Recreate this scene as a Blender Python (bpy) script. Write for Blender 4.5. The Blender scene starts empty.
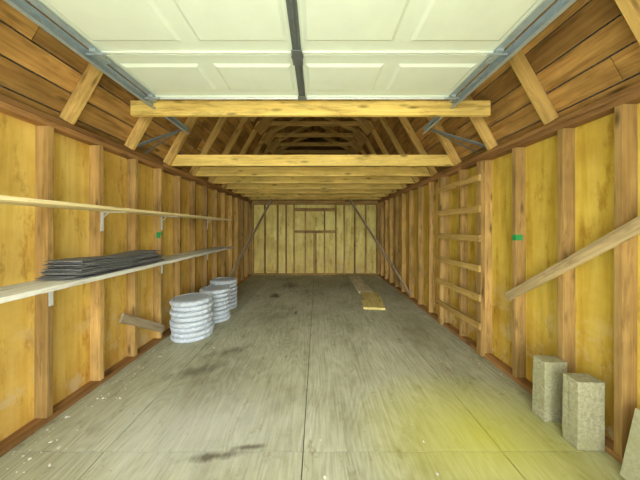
import bpy, bmesh, math, random
from mathutils import Vector, Matrix
random.seed(7)
scene = bpy.context.scene
try:
    scene.view_settings.view_transform = 'Standard'
    scene.view_settings.look = 'None'
except Exception as e:
    print(e)

# ---------------------------------------------------------------- dimensions
XL, XR = -1.887, 1.768          # inner stud faces
SL, SR = XL-0.09, XR+0.09       # sheathing
XC = (XL+XR)/2
YB = 6.96                       # back wall stud face
YF = -0.35                      # front wall inner face
ZP0, ZP = 2.09, 2.17            # top plates

# ---------------------------------------------------------------- node helpers
def newmat(name):
    m = bpy.data.materials.new(name); m.use_nodes = True
    nt = m.node_tree; b = nt.nodes['Principled BSDF']
    return m, nt, b
def N(nt, t, **kw):
    n = nt.nodes.new(t)
    for k, v in kw.items(): setattr(n, k, v)
    return n
def L(nt, a, b): nt.links.new(a, b)
def ramp(nt, fac, stops):
    r = N(nt, 'ShaderNodeValToRGB')
    cr = r.color_ramp
    while len(cr.elements) < len(stops): cr.elements.new(0.5)
    for e, (p, c) in zip(cr.elements, stops):
        e.position = p; e.color = (c[0], c[1], c[2], 1) if not isinstance(c, (int, float)) else (c, c, c, 1)
    L(nt, fac, r.inputs[0]); return r.outputs[0]
def mix(nt, fac, a, b, mode='MIX'):
    n = N(nt, 'ShaderNodeMix', data_type='RGBA', blend_type=mode)
    for s, v in ((n.inputs[0], fac), (n.inputs[6], a), (n.inputs[7], b)):
        if isinstance(v, (int, float)): s.default_value = v
        elif isinstance(v, tuple): s.default_value = (v[0], v[1], v[2], 1)
        else: L(nt, v, s)
    return n.outputs[2]
def mth(nt, op, a, b=0.0, c=None):
    n = N(nt, 'ShaderNodeMath', operation=op)
    for i, v in enumerate((a, b) if c is None else (a, b, c)):
        if isinstance(v, (int, float)): n.inputs[i].default_value = v
        else: L(nt, v, n.inputs[i])
    return n.outputs[0]
def mapping(nt, vec, scale=(1,1,1), loc=(0,0,0), rot=(0,0,0)):
    n = N(nt, 'ShaderNodeMapping')
    n.inputs['Scale'].default_value = scale; n.inputs['Location'].default_value = loc
    n.inputs['Rotation'].default_value = rot
    L(nt, vec, n.inputs[0]); return n.outputs[0]
def noise(nt, vec, scale=5, detail=4, rough=0.6, dist=0):
    n = N(nt, 'ShaderNodeTexNoise'); n.inputs['Scale'].default_value = scale
    n.inputs['Detail'].default_value = detail; n.inputs['Roughness'].default_value = rough
    n.inputs['Distortion'].default_value = dist
    L(nt, vec, n.inputs['Vector']); return n.outputs[0]
def bump(nt, b, h, s=0.3, d=0.01):
    n = N(nt, 'ShaderNodeBump'); n.inputs['Strength'].default_value = s; n.inputs['Distance'].default_value = d
    L(nt, h, n.inputs['Height']); L(nt, n.outputs[0], b.inputs['Normal'])

def wood(name, dark, mid, light, rough=0.75, knots=True, dirt=0.25, grain=1.0):
    m, nt, b = newmat(name)
    at = N(nt, 'ShaderNodeAttribute', attribute_name='lc'); lc = at.outputs['Vector']
    rn = N(nt, 'ShaderNodeAttribute', attribute_name='rnd').outputs['Fac']
    g = noise(nt, mapping(nt, lc, (1.2*grain, 28*grain, 28*grain)), 1.0, 6, 0.65, 0.6)
    c = ramp(nt, g, [(0.25, dark), (0.5, mid), (0.75, light)])
    if knots:
        v = N(nt, 'ShaderNodeTexVoronoi'); v.inputs['Scale'].default_value = 1
        L(nt, mapping(nt, lc, (2.6, 9, 9)), v.inputs['Vector'])
        k = ramp(nt, v.outputs['Distance'], [(0.05, 1.0), (0.19, 0.0)])
        c = mix(nt, mth(nt, 'MULTIPLY', k, 0.8), c, tuple(x*0.28 for x in dark))
    big = noise(nt, mapping(nt, lc, (1.5, 3, 3)), 1.3, 3, 0.6)
    dk = ramp(nt, big, [(0.35, 1-dirt), (0.65, 1.0)])
    c = mix(nt, 1.0, c, dk, 'MULTIPLY')
    wn = noise(nt, mapping(nt, lc, (2.2, 14, 14)), 1.0, 5, 0.7, 0.4)
    c = mix(nt, 1.0, c, ramp(nt, wn, [(0.32, (0.62,0.58,0.56)), (0.46, (1,1,1))]), 'MULTIPLY')
    rv = ramp(nt, rn, [(0.0, (0.66, 0.62, 0.60)), (0.5, (0.95, 0.93, 0.9)), (1.0, (1.18, 1.15, 1.12))])
    c = mix(nt, 1.0, c, rv, 'MULTIPLY')
    L(nt, c, b.inputs['Base Color']); b.inputs['Roughness'].default_value = rough
    b.inputs['Specular IOR Level'].default_value = 0.2
    bump(nt, b, g, 0.25, 0.004)
    return m

M_stud  = wood('pine_stud', (0.35,0.205,0.065), (0.56,0.355,0.125), (0.70,0.485,0.19), dirt=0.40)
M_pine  = wood('pine_joist', (0.56,0.37,0.09), (0.76,0.56,0.16), (0.86,0.68,0.24))
M_raft  = wood('pine_rafter', (0.45,0.28,0.08), (0.64,0.43,0.14), (0.78,0.57,0.20))
M_plate = wood('plate_wood', (0.28,0.14,0.05), (0.41,0.22,0.08), (0.53,0.31,0.12))
M_roof  = wood('roof_board', (0.30,0.155,0.042), (0.51,0.29,0.085), (0.64,0.40,0.125), dirt=0.5)
M_gable = wood('gable_board', (0.12,0.07,0.025), (0.20,0.12,0.04), (0.28,0.17,0.06), dirt=0.5)  # loft shade put into the colour: gable boards darker than the roof
M_brace = wood('weathered_brace', (0.30,0.22,0.11), (0.50,0.38,0.20), (0.62,0.49,0.28))
M_grey  = wood('grey_lumber', (0.26,0.20,0.13), (0.40,0.32,0.21), (0.52,0.43,0.28))
M_plank = wood('floor_plank_wood', (0.46,0.38,0.12), (0.66,0.56,0.22), (0.78,0.68,0.30))
M_plank2= wood('pale_plank_wood', (0.54,0.50,0.34), (0.70,0.66,0.46), (0.82,0.78,0.58))
M_shelf = wood('shelf_white_board', (0.56,0.57,0.51), (0.68,0.69,0.64), (0.76,0.77,0.72), knots=False, dirt=0.12)
M_shelf2= wood('shelf_pine_board', (0.62,0.50,0.24), (0.80,0.68,0.38), (0.88,0.78,0.48), knots=False, dirt=0.12)

def sheath(name, base, dark, light):
    m, nt, b = newmat(name)
    geo = N(nt, 'ShaderNodeNewGeometry').outputs['Position']
    g = noise(nt, mapping(nt, geo, (14, 14, 1.2)), 1, 5, 0.6, 0.3)
    c = ramp(nt, g, [(0.3, dark), (0.5, base), (0.75, light)])
    n2 = noise(nt, geo, 1.8, 5, 0.6)
    c = mix(nt, 1.0, c, ramp(nt, n2, [(0.35, (0.78,0.70,0.62)), (0.6, (1,1,1))]), 'MULTIPLY')
    n3 = noise(nt, mapping(nt, geo, (5,5,1.6)), 2.0, 6, 0.7)
    c = mix(nt, 1.0, c, ramp(nt, n3, [(0.33, (0.70,0.60,0.50)), (0.46, (1,1,1))]), 'MULTIPLY')
    sx = N(nt, 'ShaderNodeSeparateXYZ'); L(nt, geo, sx.inputs[0])
    low = ramp(nt, sx.outputs[2], [(0.1, 1.0), (1.2, 0.0)])
    sp = ramp(nt, noise(nt, geo, 5, 6, 0.7), [(0.52, 0.0), (0.62, 1.0)])
    c = mix(nt, mth(nt, 'MULTIPLY', mth(nt, 'MULTIPLY', low, sp), 0.6), c, (0.72, 0.64, 0.42))
    c = mix(nt, mth(nt, 'MULTIPLY', low, 0.5), c, mix(nt, 1.0, c, (0.84,0.68,0.6), 'MULTIPLY'))
    L(nt, c, b.inputs['Base Color']); b.inputs['Roughness'].default_value = 0.7
    b.inputs['Specular IOR Level'].default_value = 0.15
    bump(nt, b, g, 0.2, 0.004)
    return m
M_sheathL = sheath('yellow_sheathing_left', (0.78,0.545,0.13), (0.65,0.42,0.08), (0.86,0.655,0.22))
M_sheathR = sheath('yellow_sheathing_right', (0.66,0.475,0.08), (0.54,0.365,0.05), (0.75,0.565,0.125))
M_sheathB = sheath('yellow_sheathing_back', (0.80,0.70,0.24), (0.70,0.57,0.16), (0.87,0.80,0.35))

def simple(name, col, rough=0.5, metal=0.0, nscale=None, namt=0.15, b_str=0.0):
    m, nt, b = newmat(name)
    geo = N(nt, 'ShaderNodeNewGeometry').outputs['Position']
    g = noise(nt, geo, nscale or 12, 5, 0.65)
    c = mix(nt, 1.0, col, ramp(nt, g, [(0.3, 1-namt), (0.7, 1.0)]), 'MULTIPLY')
    L(nt, c, b.inputs['Base Color'])
    b.inputs['Roughness'].default_value = rough; b.inputs['Metallic'].default_value = metal
    if b_str: bump(nt, b, g, b_str, 0.006)
    return m
M_door  = simple('door_white_steel', (0.76,0.84,0.73), 0.45, 0, 6, 0.06)
M_track = simple('galvanized_track', (0.46,0.55,0.60), 0.4, 0.4, 30, 0.25)
M_steel = simple('dark_steel', (0.22,0.25,0.26), 0.45, 0.5, 30, 0.3)
M_brk   = simple('bracket_metal', (0.78,0.82,0.84), 0.4, 0.2, 30, 0.1)
M_paver = simple('pale_concrete', (0.60,0.66,0.74), 0.9, 0, 45, 0.30, 0.5)
M_shing = simple('asphalt_shingle', (0.25,0.25,0.25), 0.95, 0, 120, 0.75, 0.6)
M_green = simple('green_spray_paint', (0.02,0.30,0.08), 0.6)
M_chip  = simple('plaster_chip', (0.70,0.69,0.60), 0.9, 0, 60, 0.2)
M_ground= simple('concrete_driveway', (0.55,0.54,0.50), 0.95, 0, 8, 0.2, 0.3)
M_sub   = simple('subfloor_dark', (0.06,0.05,0.04), 0.9)

def blockmat(name, a, b_, c_, moss, amt):
    m, nt, b = newmat(name)
    geo = N(nt, 'ShaderNodeNewGeometry').outputs['Position']
    g = noise(nt, geo, 55, 6, 0.75); g2 = noise(nt, geo, 7, 4, 0.6)
    c = ramp(nt, g, [(0.32, a), (0.5, b_), (0.7, c_)])
    c = mix(nt, ramp(nt, g2, [(0.45,0.0),(0.65,amt)]), c, moss)
    L(nt, c, b.inputs['Base Color']); b.inputs['Roughness'].default_value = 0.95; bump(nt, b, g, 0.4, 0.004)
    return m
M_block = blockmat('aged_concrete', (0.22,0.21,0.13), (0.36,0.345,0.22), (0.48,0.465,0.32), (0.28,0.27,0.12), 0.4)
M_offcut = blockmat('aged_plywood', (0.30,0.29,0.17), (0.38,0.37,0.23), (0.45,0.44,0.30), (0.33,0.34,0.16), 0.4)

# floor plywood
M_floor, nt, b = newmat('weathered_plywood')
lc = N(nt, 'ShaderNodeAttribute', attribute_name='lc').outputs['Vector']
rn = N(nt, 'ShaderNodeAttribute', attribute_name='rnd').outputs['Fac']
geo = N(nt, 'ShaderNodeNewGeometry').outputs['Position']
warp = noise(nt, mapping(nt, lc, (0.6, 2.4, 1)), 1.0, 2, 0.5)
wv = mth(nt, 'SINE', mth(nt, 'MULTIPLY', warp, 150.0))
fine = noise(nt, mapping(nt, lc, (2.5, 60, 60)), 1.0, 5, 0.7)
gr = mth(nt, 'ADD', mth(nt, 'MULTIPLY', wv, 0.065), fine)
c = ramp(nt, gr, [(0.28, (0.33,0.325,0.22)), (0.5, (0.445,0.445,0.325)), (0.75, (0.55,0.55,0.42))])
pat = noise(nt, mapping(nt, geo, (1.3, 0.8, 1)), 1.4, 7, 0.68)
c = mix(nt, 1.0, c, ramp(nt, pat, [(0.34, (0.70,0.67,0.60)), (0.47, (0.92,0.92,0.89)), (0.66, (1.12,1.13,1.15))]), 'MULTIPLY')
pt2 = noise(nt, mapping(nt, geo, (3.2, 2.2, 1)), 2.6, 7, 0.75)
c = mix(nt, 1.0, c, ramp(nt, pt2, [(0.33, (0.68,0.63,0.55)), (0.43, (1,1,1))]), 'MULTIPLY')
c = mix(nt, 1.0, c, ramp(nt, rn, [(0, (0.90,0.89,0.85)), (1, (1.06,1.06,1.08))]), 'MULTIPLY')
sx = N(nt, 'ShaderNodeSeparateXYZ'); L(nt, geo, sx.inputs[0])
nz = noise(nt, mapping(nt, geo, (5, 2.2, 1)), 2.2, 6, 0.75)
def blob(cx, cy, rx, ry, rot=0.0, inner=0.2, outer=1.0, jit=1.1):
    dx = mth(nt, 'SUBTRACT', sx.outputs[0], cx); dy = mth(nt, 'SUBTRACT', sx.outputs[1], cy)
    ca, sa = math.cos(rot), math.sin(rot)
    u = mth(nt, 'ADD', mth(nt, 'MULTIPLY', dx, ca/rx), mth(nt, 'MULTIPLY', dy, sa/rx))
    v = mth(nt, 'ADD', mth(nt, 'MULTIPLY', dx, -sa/ry), mth(nt, 'MULTIPLY', dy, ca/ry))
    d = mth(nt, 'SQRT', mth(nt, 'ADD', mth(nt, 'MULTIPLY', u, u), mth(nt, 'MULTIPLY', v, v)))
    d = mth(nt, 'ADD', d, mth(nt, 'MULTIPLY', mth(nt, 'SUBTRACT', nz, 0.5), jit*2))
    return ramp(nt, d, [(inner, 1.0), (outer, 0.0)])
c = mix(nt, mth(nt, 'MULTIPLY', blob(-0.85,1.65,0.9,0.5,0,0.0,1.0,0.8), 0.45), c, (0.60,0.61,0.60))
for (cx, cy, rx, ry, rot, st, inn, out) in [
    (-0.62,1.44,0.24,0.040,0.15,0.85,0.2,0.95), (-0.42,1.50,0.16,0.025,0.1,0.8,0.2,0.9),
    (-1.15,2.30,0.42,0.12,0.5,0.70,0.0,0.9), (-0.95,2.68,0.32,0.12,0.6,0.70,0.0,0.9),
    (-0.80,2.30,0.6,0.6,0.3,0.36,0.0,1.0), (-0.72,3.6,0.6,0.8,0.0,0.32,0.0,1.0),
    (-0.84,4.85,0.16,0.30,0.0,0.95,0.2,0.9), (-0.62,5.7,0.25,0.40,0.0,0.75,0.1,0.9),
    (-0.34,3.9,0.035,0.14,0.0,0.95,0.3,0.9), (0.0,6.0,1.6,1.1,0.0,0.35,0.0,1.1)]:
    c = mix(nt, mth(nt, 'MULTIPLY', blob(cx, cy, rx, ry, rot, inn, out), st), c, (0.09,0.075,0.05))
c = mix(nt, mth(nt, 'MULTIPLY', blob(1.10,1.58,0.88,0.72,0,0.0,1.1,0.08), 0.72), c, (0.58,0.57,0.03))  # yellow glare patch painted into the floor base colour
cr = ramp(nt, noise(nt, geo, 60, 2, 0.5), [(0.72, 0.0), (0.77, 0.6)])
c = mix(nt, cr, c, (0.68,0.68,0.60))
cr2 = ramp(nt, noise(nt, geo, 33, 3, 0.6), [(0.69, 0.0), (0.75, 0.55)])
c = mix(nt, cr2, c, (0.10,0.09,0.06))
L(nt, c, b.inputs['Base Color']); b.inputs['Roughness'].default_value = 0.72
b.inputs['Specular IOR Level'].default_value = 0.3
bump(nt, b, gr, 0.25, 0.003)

# ---------------------------------------------------------------- mesh helpers
class MB:
    def __init__(s):
        s.bm = bmesh.new()
        s.lc = s.bm.verts.layers.float_vector.new('lc')
        s.rn = s.bm.verts.layers.float.new('rnd')
    def member(s, A, B, w, t, side, rnd=None, mi=0):
        """lumber from A to B (centre line), width w along 'side', thickness t across"""
        A = Vector(A); B = Vector(B); d = (B-A); ln = d.length; d.normalize()
        sd = Vector(side); sd = (sd - d*sd.dot(d)).normalized(); n = d.cross(sd)
        off = Vector((random.uniform(0,60), random.uniform(0,60), random.uniform(0,60)))
        r = random.random() if rnd is None else rnd
        vs = []
        for a in (0, ln):
            for u, v in ((-w/2,-t/2),(w/2,-t/2),(w/2,t/2),(-w/2,t/2)):
                x = s.bm.verts.new(A + d*a + sd*u + n*v)
                x[s.lc] = Vector((a, u, v)) + off; x[s.rn] = r; vs.append(x)
        for f in ((3,2,1,0),(4,5,6,7),(0,1,5,4),(1,2,6,5),(2,3,7,6),(3,0,4,7)):
            fc = s.bm.faces.new([vs[i] for i in f]); fc.material_index = mi
        return vs
    def box(s, x0, x1, y0, y1, z0, z1, rnd=None, mi=0):
        dx, dy, dz = x1-x0, y1-y0, z1-z0
        cx, cy, cz = (x0+x1)/2, (y0+y1)/2, (z0+z1)/2
        if dz >= dx and dz >= dy: return s.member((cx,cy,z0),(cx,cy,z1),dx,dy,(1,0,0),rnd,mi)
        if dy >= dx: return s.member((cx,y0,cz),(cx,y1,cz),dx,dz,(1,0,0),rnd,mi)
        return s.member((x0,cy,cz),(x1,cy,cz),dy,dz,(0,1,0),rnd,mi)
    def done(s, name, mats, bevel=0.0, parent=None, smooth=False):
        bmesh.ops.recalc_face_normals(s.bm, faces=s.bm.faces)
        me = bpy.data.meshes.new(name); s.bm.to_mesh(me); s.bm.free()
        for m in (mats if isinstance(mats, (list, tuple)) else [mats]): me.materials.append(m)
        ob = bpy.data.objects.new(name, me); scene.collection.objects.link(ob)
        if smooth:
            for p in me.polygons: p.use_smooth = True
        if bevel:
            md = ob.modifiers.new('bevel', 'BEVEL'); md.width = bevel; md.segments = 2
            md.limit_method = 'ANGLE'; md.angle_limit = math.radians(40)
        if parent: ob.parent = parent
        return ob
def empty(name, loc=(0,0,0)):
    e = bpy.data.objects.new(name, None); scene.collection.objects.link(e); e.empty_display_size = 0.1
    return e

# ---------------------------------------------------------------- shell
m = MB()
xs = [SL, -1.30, -0.085, 1.135, SR]
ys = [YF-0.1, 1.47, 3.91, 6.35, YB+0.09]
for i in range(4):
    for j in range(4):
        g = 0.003
        m.member(((xs[i]+xs[i+1])/2, ys[j]+g, -0.0095), ((xs[i]+xs[i+1])/2, ys[j+1]-g, -0.0095), xs[i+1]-xs[i]-2*g, 0.019, (1,0,0))
m.box(SL, SR, YF-0.1, YB+0.09, -0.05, -0.0195, mi=1)
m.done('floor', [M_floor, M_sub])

def wall(name, x0,x1,y0,y1,z0,z1, mat):
    m = MB(); m.box(x0,x1,y0,y1,z0,z1,0.5); return m.done(name, mat)
wall('wall_left', SL-0.03, SL, YF-0.1, YB+0.12, -0.05, ZP+0.02, M_sheathL)
wall('wall_right', SR, SR+0.03, YF-0.1, YB+0.12, -0.05, ZP+0.02, M_sheathR)

KN, KZ, RZ, RT = 1.15, 3.55, 4.12, 2.10     # gambrel knee half-width, height, ridge height
HW = 1.965                                   # eave half width at z=RT
m = MB()
m.box(SL, SR, YB+0.09, YB+0.12, -0.05, ZP, 0.5)
ob = m.done('wall_back', M_sheathB)
m = MB()
z = ZP+0.001
while z < RZ:
    z1 = min(z+0.185, RZ)
    zm = (z+z1)/2
    hw = HW-(zm-RT)*(HW-KN)/(KZ-RT) if zm < KZ else KN*(RZ-zm)/(RZ-KZ)
    if hw > 0.05: m.member((XC-hw, YB+0.105, zm), (XC+hw, YB+0.105, zm), z1-z-0.004, 0.02, (0,0,1))
    z = z1
prof = [(-HW-0.03,RT-0.03),(HW+0.03,RT-0.03),(KN+0.05,KZ+0.04),(0,RZ+0.06),(-KN-0.05,KZ+0.04)]
va = [m.bm.verts.new((XC+p[0], YB+0.121, p[1])) for p in prof]; vb = [m.bm.verts.new((XC+p[0], YB+0.14, p[1])) for p in prof]
m.bm.faces.new(va); m.bm.faces.new(vb[::-1])
for i in range(5): m.bm.faces.new([va[i], va[(i+1)%5], vb[(i+1)%5], vb[i]])
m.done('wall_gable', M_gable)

DX0, DX1 = -1.46, 1.20
m = MB()
m.box(SL, DX0-0.0, YF-0.09, YF, 0, 2.32, 0.4); m.box(DX1, SR, YF-0.09, YF, 0, 2.32, 0.4)
m.box(XC-HW+0.12, XC+HW-0.12, YF-0.09, YF, 2.321, 2.6, 0.4)
m.box(XC-1.6, XC+1.6, YF-0.09, YF, 2.601, 3.0, 0.4); m.box(XC-1.35, XC+1.35, YF-0.09, YF, 3.001, 3.5, 0.4)
m.box(XC-1.0, XC+1.0, YF-0.09, YF, 3.501, 3.95, 0.4)
m.done('wall_front', M_sheathR)

m = MB()
def slope_boards(P0, P1, w):
    P0 = Vector(P0); P1 = Vector(P1); d = P1-P0; n = int(round(d.length/w)); u = d/n
    for i in range(n):
        c0 = P0+u*(i+0.5)
        breaks = [YF-0.15, random.uniform(0.9,1.6), random.uniform(3.2,3.9), random.uniform(5.2,5.8), YB+0.15]
        for a, bb in zip(breaks[:-1], breaks[1:]):
            m.member((c0.x, a+0.002, c0.z), (c0.x, bb-0.002, c0.z), u.length-0.010, 0.02, (u.x,0,u.z))
for sgn in (-1, 1):
    slope_boards((XC+sgn*HW,0,RT), (XC+sgn*KN,0,KZ), 0.165)
    slope_boards((XC+sgn*KN,0,KZ), (XC,0,RZ), 0.165)
m.done('ceiling', M_roof)
m = MB()   # outer roofing felt closes gaps
for sgn in (-1, 1):
    for a, bb in (((HW+0.03,RT-0.03),(KN+0.02,KZ+0.02)),((KN+0.02,KZ+0.02),(0,RZ+0.03))):
        c0 = Vector((XC+sgn*(a[0]+bb[0])/2, 0, (a[1]+bb[1])/2+0.015)); d = Vector((sgn*(bb[0]-a[0]),0,bb[1]-a[1]))
        m.member((c0.x+sgn*0.015, YF-0.2, c0.z), (c0.x+sgn*0.015, YB+0.2, c0.z), d.length+0.05, 0.01, d)
m.done('roof_shingles', M_shing)

# ---------------------------------------------------------------- framing
def framing(side):
    m = MB()
    xi, xo = (XL, SL) if side < 0 else (XR, SR)
    a, bb = min(xi,xo)+0.0005*(side<0), max(xi,xo)-0.0005*(side>0)
    if side < 0: Y = [1.70+0.405*k for k in range(-4, 14)]
    else: Y = [0.1,0.5,0.91,1.41]+[1.745+0.41*k for k in range(0, 13)]
    for y in Y:
        if y > YB-0.08: continue
        t = random.uniform(-0.006,0.006)
        m.member(((a+bb)/2, y+t, 0.039), ((a+bb)/2, y-t, ZP0-0.0005), bb-a, 0.04, (1,0,0))
    m.box(a, bb, YB-0.04, YB-0.001, 0.039, ZP0-0.0005)
    return m.done('wall_studs' , M_stud, 0.002)
framing(-1); framing(1)
for side in (-1, 1):
    xi, xo = (XL, SL) if side < 0 else (XR, SR)
    a, bb = min(xi,xo), max(xi,xo)
    m = MB()
    for z0, z1 in ((ZP0, ZP0+0.039), (ZP0+0.041, ZP)):
        for y0, y1 in ((YF, 2.95), (2.953, YB+0.08)):
            m.box(a, bb, y0, y1, z0, z1)
    m.done('top_plate_1' if side < 0 else 'top_plate_2', M_plate, 0.002)  # doubled top plates of the side walls
    m = MB()
    for y0, y1 in ((YF, 3.3), (3.303, YB+0.08)): m.box(a, bb, y0, y1, 0.0005, 0.038)
    m.done('bottom_plate_left' if side < 0 else 'bottom_plate_right', M_plate, 0.002)  # bottom plates under the wall studs

m = MB()
zt = ZP0
for x in [XL+0.02, -1.52, -1.15, -0.90, -0.67, 0.55, 0.80, 1.10, 1.42, XR-0.02]:
    m.box(x-0.02, x+0.02, YB, YB+0.088, 0.04, zt-0.041)
for x in (-0.34, -0.085, -0.035, 0.22): m.box(x-0.02, x+0.02, YB, YB+0.088, 0.04, 1.22, 0.4)
for x in (-0.34, 0.22): m.box(x-0.02, x+0.02, YB, YB+0.088, 1.30, 1.86)
m.box(-0.649, 0.529, YB+0.001, YB+0.087, 1.221, 1.299, 0.3)
m.box(-0.649, 0.529, YB+0.001, YB+0.087, 1.861, 1.95, 0.3)
m.box(XL, XR, YB, YB+0.088, 0.0005, 0.039); m.box(XL, XR, YB, YB+0.088, zt-0.04, zt); m.box(XL, XR, YB, YB+0.088, zt+0.001, ZP)
m.done('wall_studs', M_stud, 0.002)

m = MB()
RY = [3.05+0.61*k for k in range(-5, 7)]
for y in RY:
    for sg in (-1, 1):
        A = Vector((XC+sg*(HW-0.115), y, RT+0.085)); B = Vector((XC+sg*(KN-0.05), y, KZ-0.03))
        m.member(A, B, 0.09, 0.04, (-sg*0.87,0,-0.5), 0.5+0.5*random.random())
        C = Vector((XC+sg*(KN-0.06), y, KZ-0.045)); D = Vector((XC+sg*0.01, y, RZ-0.075))
        m.member(C, D, 0.09, 0.04, (0,0,1), 0.3+0.5*random.random())
        m.member((XC+sg*(KN+0.0), y-0.026, KZ-0.24), (XC+sg*(KN-0.24), y-0.026, KZ+0.02), 0.2, 0.011, (-sg,0,-1), 0.2)
    if y > 2.9:
        m.member((XC-KN+0.02, y+0.041, KZ-0.04), (XC+KN-0.02, y+0.041, KZ-0.04), 0.09, 0.04, (0,0,1), 0.5)
m.done('roof_rafters', M_raft, 0.002)

m = MB()
for k in range(7):
    y = 3.10+0.61*k
    if y > YB-0.05: break
    m.member((SL+0.06, y, ZP+0.071), (SR-0.06, y, ZP+0.071), 0.14, 0.04, (0,0,1), 0.75+0.25*random.random())
m.done('ceiling_joists', M_pine, 0.002)
m = MB()
m.member((XC-1.66, 2.23, 2.478), (XC+1.66, 2.23, 2.478), 0.135, 0.04, (0,0,1), 0.95)
m.done('header_beam', M_pine, 0.003)

def brace(name, A, B, w, t, side, mat, rnd=0.7):
    m = MB(); m.member(A, B, w, t, side, rnd); return m.done(name, mat, 0.002)
brace('diagonal_brace', (XR-0.012, 2.22, 0.73), (XR-0.012, 0.55, 1.93), 0.075, 0.022, (0,0.6,1), M_brace)
brace('diagonal_brace', (XL+0.012, 2.30, 0.51), (XL+0.012, 2.93, 0.14), 0.085, 0.022, (0,0.5,1), M_grey)
brace('diagonal_brace', (-1.85, 4.83, 0.20), (-1.19, 6.25, 2.10), 0.085, 0.022, (0,1,-0.6), M_grey)
brace('diagonal_brace', (1.74, 4.46, 0.12), (0.86, 6.25, 2.10), 0.085, 0.022, (0,1,-0.6), M_grey)

e = empty('wall_ladder')
m = MB()
for y in (2.56, 3.385): m.box(XR-0.045, XR-0.001, y-0.035, y+0.035, 0.02, 2.08)
m.done('rails', M_stud, 0.002, e)
m = MB()
for z in (0.33, 0.63, 0.94, 1.26, 1.57, 1.90):
    m.box(XR-0.068, XR-0.046, 2.52, 3.42, z-0.035, z+0.035)
m.done('rungs', M_raft, 0.002, e)

# ---------------------------------------------------------------- shelves
def shelf(name, z, mat, y1, brs, th):
    e = empty(name)
    m = MB(); m.box(XL+0.003, XL+0.30, -0.1, y1, z-th, z, 0.6); m.done('board', mat, 0.002, e)
    m = MB()
    for y in brs:
        m.box(XL+0.0005, XL+0.006, y-0.013, y+0.013, z-th-0.17, z-th-0.001)
        m.box(XL+0.0065, XL+0.20, y-0.013, y+0.013, z-th-0.007, z-th-0.001)
        m.member((XL+0.006, y, z-th-0.06), (XL+0.06, y, z-th-0.006), 0.008, 0.004, (0,1,0))
    m.done('brackets', M_brk, 0.0, e)
shelf('wall_shelf', 1.535, M_shelf2, 4.5, [0.89, 2.105, 2.915, 4.13], 0.022)
shelf('wall_shelf', 1.02, M_shelf, 4.55, [0.89, 1.70, 2.915, 4.13], 0.03)

# shingle stack
m = MB(); bm = m.bm
nl = 14
for i in range(nl):
    z = 1.0215+0.0085*i
    y0 = 1.62+random.uniform(-0.04,0.04)+0.004*i; y1 = 2.56+random.uniform(-0.10,0.06)-0.010*i
    x0 = XL+0.02+random.uniform(-0.006,0.014); x1 = x0+0.262+random.uniform(-0.03,0.016)
    ny, nx = 18, 4; sk = random.uniform(-0.025,0.025); ph = random.uniform(0,6)
    grid = {}
    for a in range(ny+1):
        for c in range(nx+1):
            j1, j2 = random.uniform(-0.007,0.007), random.uniform(-0.008,0.008)
            for t in (0,1):
                fy = a/ny; fx = c/nx
                lift = (i/nl)*0.008*math.sin(fy*7+ph*0.3)+ (0.0015*random.random() if i else 0)
                grid[a,c,t] = bm.verts.new((x0+(x1-x0)*fx+sk*(fy-.5)+(j1 if c in (0,nx) else 0), y0+(y1-y0)*fy+(j2 if a in (0,ny) else 0), z+lift+t*0.0050))
    for a in range(ny):
        for c in range(nx):
            bm.faces.new([grid[a,c,1],grid[a+1,c,1],grid[a+1,c+1,1],grid[a,c+1,1]])
            bm.faces.new([grid[a,c,0],grid[a,c+1,0],grid[a+1,c+1,0],grid[a+1,c,0]])
        for c in (0,nx): bm.faces.new([grid[a,c,0],grid[a+1,c,0],grid[a+1,c,1],grid[a,c,1]])
    for c in range(nx):
        for a in (0,ny): bm.faces.new([grid[a,c,0],grid[a,c+1,0],grid[a,c+1,1],grid[a,c,1]])
m.done('shingle_stack', M_shing)

def pavers(x, y, r, n, th):
    m = MB(); bm = m.bm; seg = 72
    for k in range(n):
        cx = x+random.uniform(-0.010,0.010); cy = y+random.uniform(-0.010,0.010); ph = random.uniform(0,6.28)
        z0 = 0.0005+k*th; rings = []
        for (dr, dz) in ((-0.030,0.0),(-0.004,0.010),(0.003,th*0.5),(-0.004,th-0.012),(-0.032,th-0.003)):
            ring = []
            for s in range(seg):
                a = 2*math.pi*s/seg
                rr = r+dr+0.010*abs(math.sin(a*9+ph))+random.uniform(-0.0015,0.0015)
                ring.append(bm.verts.new((cx+rr*math.cos(a), cy+rr*math.sin(a), z0+dz)))
            rings.append(ring)
        for q in range(4):
            for s in range(seg):
                bm.faces.new([rings[q][s], rings[q][(s+1)%seg], rings[q+1][(s+1)%seg], rings[q+1][s]])
        bm.faces.new(rings[0][::-1])
        top = bm.faces.new(rings[-1])
        bmesh.ops.inset_region(bm, faces=[top], thickness=0.04, depth=0.0)
        bmesh.ops.inset_region(bm, faces=[top], thickness=0.008, depth=-0.006)
        bmesh.ops.inset_region(bm, faces=[top], thickness=0.06, depth=0.004)
    return m.done('paver_stack', M_paver)
pavers(-1.585, 3.06, 0.235, 8, 0.062)
pavers(-1.53, 3.60, 0.205, 8, 0.060)
pavers(-1.60, 4.12, 0.21, 8, 0.062)

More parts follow.
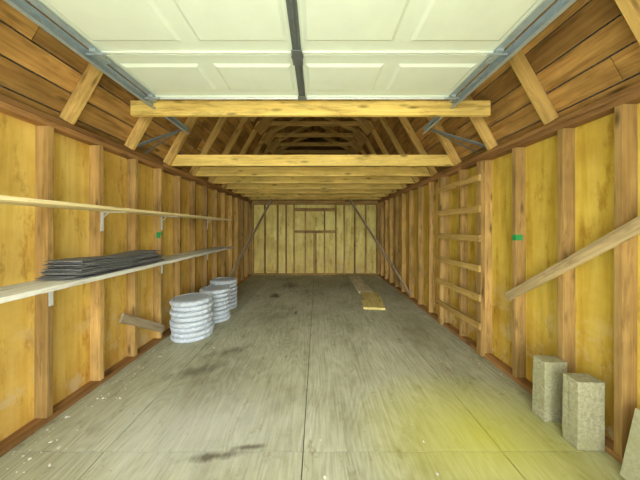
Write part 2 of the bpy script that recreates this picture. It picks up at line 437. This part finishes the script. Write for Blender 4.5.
# ---------------------------------------------------------------- garage door overhead
e = empty('garage_door')
ZD = 2.53; secs = [(2.12-0.53*(k+1), 2.12-0.53*k) for k in range(4)]
for si, (y0, y1) in enumerate(secs):
    m = MB(); bm = m.bm
    y0g, y1g = y0+0.004, y1-0.004
    W = DX1-DX0; nc = 4
    cx = [DX0]
    mar = 0.055; gap = 0.075; pw = (W-2*mar-(nc-1)*gap)/nc
    for k in range(nc):
        cx += [DX0+mar+k*(pw+gap), DX0+mar+k*(pw+gap)+pw]
    cx.append(DX1)
    cy = [y0g, y0g+0.085, y1g-0.085, y1g]
    V = [[bm.verts.new((x, y, ZD)) for x in cx] for y in cy]
    pf = []
    for j in range(3):
        for i in range(len(cx)-1):
            f = bm.faces.new([V[j][i], V[j+1][i], V[j+1][i+1], V[j][i+1]])
            if j == 1 and i % 2 == 1: pf.append(f)
    for th, dp in ((0.012, -0.012), (0.02, 0.0), (0.03, 0.012), (0.004,0.0)):
        bmesh.ops.inset_individual(bm, faces=pf, thickness=th, depth=dp)
    m.box(DX0, DX1, y0g, y1g, ZD+0.014, ZD+0.045, 0.5)
    m.box(DX0, DX1, y1g-0.012, y1g, ZD-0.010, ZD+0.013, 0.5); m.box(DX0, DX1, y0g, y0g+0.012, ZD-0.010, ZD+0.013, 0.5)
    me_ob = m.done('section_%d' % (si+1), M_door, 0, e)
m = MB()
for (y0, y1) in secs:
    xm = (DX0+DX1)/2
    m.box(xm-0.028, xm+0.028, y0+0.02, y1-0.02, ZD-0.016, ZD-0.001)
    m.box(xm-0.008, xm+0.008, y0+0.02, y1-0.02, ZD-0.030, ZD-0.0165)
for (y0, y1) in secs:
    xm = (DX0+DX1)/2
    m.box(xm-0.035, xm+0.035, y1-0.07, y1+0.07 if y1 < 2 else y1, ZD-0.036, ZD-0.031)
    m.member((xm-0.04, y1-0.002, ZD-0.028), (xm+0.04, y1-0.002, ZD-0.028), 0.014, 0.014, (0,1,0))
m.done('center_stile', M_steel, 0.001, e)
m = MB()
for x0 in (DX0, DX1-0.05):
    for (y0, y1) in secs:
        m.box(x0, x0+0.05, y0+0.015, y1-0.015, ZD-0.014, ZD-0.0105)
        for yy in (y1,):
            m.box(x0+0.005, x0+0.045, yy-0.06, yy+(0.06 if y1 < 2 else 0), ZD-0.032, ZD-0.0145)
            m.member((x0-0.04, yy-0.03, ZD-0.03), (x0+0.09, yy-0.03, ZD-0.03), 0.012, 0.012, (0,1,0))
m.done('end_stiles', M_track, 0.001, e)
m = MB()
m.box(DX0, DX1, 2.118, 2.132, ZD-0.02, ZD+0.05, 0.5)
m.done('bottom_seal', M_brk, 0.002, e)

def track(sg):
    e = empty('door_track')
    xi = DX0-0.02 if sg < 0 else DX1+0.02
    m = MB(); yA, yB = -0.05, 2.80
    def seg(P, Q):
        d = Vector(Q)-Vector(P); up = Vector((0,-d.z,d.y)).normalized()
        P = Vector(P); Q = Vector(Q)
        m.member(P, Q, 0.055, 0.003, up)
        for s in (-1, 1):
            o = up*s*0.0275 - Vector((sg*0.014,0,0))
            m.member(P+o, Q+o, 0.028, 0.003, (1,0,0))
    xw = xi+sg*0.03
    seg((xw, yA, 2.495), (xw, yB, 2.495))
    pts = [(xw, yA-0.28*math.sin(t), 2.495-0.28*(1-math.cos(t))) for t in [i*math.pi/2/8 for i in range(9)]]
    for p, q in zip(pts[:-1], pts[1:]): seg(p, q)
    m.done('rail', M_track, 0, e)
    m = MB()
    m.member((xw+sg*0.045, -0.1, 2.535), (xw+sg*0.045, 2.55, 2.535), 0.008, 0.008, (1,0,0))
    xp = (XL if sg < 0 else XR)+sg*0.02
    A = Vector((xw+sg*0.006, 2.74, 2.50)); B = Vector((xp, 2.45, 2.18))
    m.member(A, B, 0.032, 0.003, (0,1,0)); m.member(A+Vector((0,0.016,0.014)), B+Vector((0,0.016,0.014)), 0.028, 0.003, (0,0,1))
    m.member((xw+sg*0.006, 2.60, 2.47), (xw+sg*0.10, 2.47, 2.72), 0.03, 0.003, (0,1,0))
    m.member((xw+sg*0.006, 1.35, 2.47), (xw+sg*0.12, 1.25, 2.70), 0.03, 0.003, (0,1,0))
    m.member((xw+sg*0.004, 2.74, 2.52), (xp, 2.66, 2.20), 0.024, 0.003, (0,1,0))
    m.done('hangers', M_steel, 0, e)
track(-1); track(1)

# ---------------------------------------------------------------- loose things
m = MB(); v = m.member((1.03, 5.03, 0.0195), (1.03, 6.65, 0.0195), 0.30, 0.037, (1,0,0), 0.9); ob = m.done('loose_plank', M_plank2, 0.003)
m = MB(); m.member((0.96, 4.02, 0.020), (1.09, 5.00, 0.020), 0.36, 0.038, (1,0,0), 1.0); m.done('loose_plank', M_plank, 0.003)

def block(cx, cy, w, d, h, rz, lean):
    bm = bmesh.new(); bmesh.ops.create_cube(bm, size=1)
    bmesh.ops.scale(bm, vec=(w, d, h), verts=bm.verts)
    bmesh.ops.subdivide_edges(bm, edges=bm.edges[:], cuts=5, use_grid_fill=True)
    for v in bm.verts:
        v.co += Vector([random.uniform(-0.0015,0.0015) for _ in range(3)])
    bmesh.ops.translate(bm, vec=(0,0,h/2+0.003), verts=bm.verts)
    me = bpy.data.meshes.new('concrete_block'); bm.to_mesh(me); bm.free(); me.materials.append(M_block)
    ob = bpy.data.objects.new('concrete_block', me); scene.collection.objects.link(ob)
    ob.location = (cx, cy, 0); ob.rotation_euler = (0, lean, rz)
    md = ob.modifiers.new('b', 'BEVEL'); md.width = 0.005; md.segments = 2; md.limit_method='ANGLE'; md.angle_limit = math.radians(50)
    return ob
block(1.683, 1.74, 0.16, 0.10, 0.42, 0.0, 0.008)
block(1.683, 1.52, 0.16, 0.10, 0.42, -0.03, 0.008)

m = MB()
m.member((1.67, 1.20, 0.012), (1.757, 1.20, 0.38), 0.24, 0.016, (0,1,0), 0.5)
m.done('plywood_offcut', M_offcut, 0.002)

m = MB()
m.box(XR-0.0015, XR-0.0003, 2.135, 2.173, 1.26, 1.31); m.box(XR, XR+0.06, 2.133, 2.1345, 1.26, 1.31)
m.done('paint_mark', M_green)
m = MB()
m.box(XL+0.0003, XL+0.0015, 2.90, 2.93, 1.28, 1.32); m.box(XL-0.05, XL, 2.893, 2.8945, 1.25, 1.32)
m.done('paint_mark', M_green)
m = MB(); m.box(XR-0.0015, XR-0.0003, 4.60, 4.63, 1.28, 1.36); m.done('paint_mark', M_green)

m = MB()
def chip(x, y, s):
    m.member((x,y,s*0.2), (x+s*random.uniform(.4,1),y+s*random.uniform(-.8,.8),s*0.2), s*random.uniform(.4,.9), s*0.35, (0,1,0))
for i in range(150):
    if i < 80: x = XL+0.03+abs(random.gauss(0,0.16)); y = random.uniform(1.3,2.7)
    elif i < 105: x = XR-0.05-abs(random.gauss(0,0.12)); y = random.uniform(1.95,4.0)
    else: x = random.uniform(-1.2,0.7); y = random.uniform(1.2,6.5)
    chip(x, y, random.choice((0.006,0.008,0.010,0.016)))
m.done('debris_chips', M_chip)

m = MB(); m.box(-15, 15, -20, 15, -0.12, -0.055); m.done('ground', M_ground)

# ---------------------------------------------------------------- light
w = bpy.data.worlds.new('sky'); scene.world = w; w.use_nodes = True
bg = w.node_tree.nodes['Background']; bg.inputs[0].default_value = (0.93,1.0,0.96,1); bg.inputs[1].default_value = 5.4
def sun(name, rx, rz, e, ang, col):
    l = bpy.data.lights.new(name, 'SUN'); l.energy = e; l.angle = math.radians(ang); l.color = col
    o = bpy.data.objects.new(name, l); scene.collection.objects.link(o)
    o.rotation_euler = (math.radians(rx), 0, math.radians(rz)); return o
sun('sky_glow', 82, 0, 6.0, 60, (0.99,1.0,0.92))
sun('sun', 28, 0, 18.0, 1.0, (0.99,1.0,0.90))
l = bpy.data.lights.new('yellow_spot', 'SPOT'); l.energy = 20; l.color = (1.0,0.97,0.03); l.spot_size = math.radians(38); l.spot_blend = 1.0; l.shadow_soft_size = 0.1  # added lamp without a real fixture, for the yellow glow on the floor
o = bpy.data.objects.new('added_yellow_glow', l); scene.collection.objects.link(o)
o.location = (0.7, -0.1, 2.25); tgt = Vector((1.05, 1.5, 0)); o.rotation_euler = (tgt-o.location).to_track_quat('-Z','Y').to_euler()

# ---------------------------------------------------------------- camera
cam = bpy.data.cameras.new('camera'); co = bpy.data.objects.new('camera', cam); scene.collection.objects.link(co)
cam.sensor_width = 36; cam.lens = 13.5; cam.shift_x = 3/640; cam.shift_y = -12/640; cam.clip_start = 0.02
co.location = (0,0,1.37); co.rotation_euler = (math.radians(90),0,0)
scene.camera = co
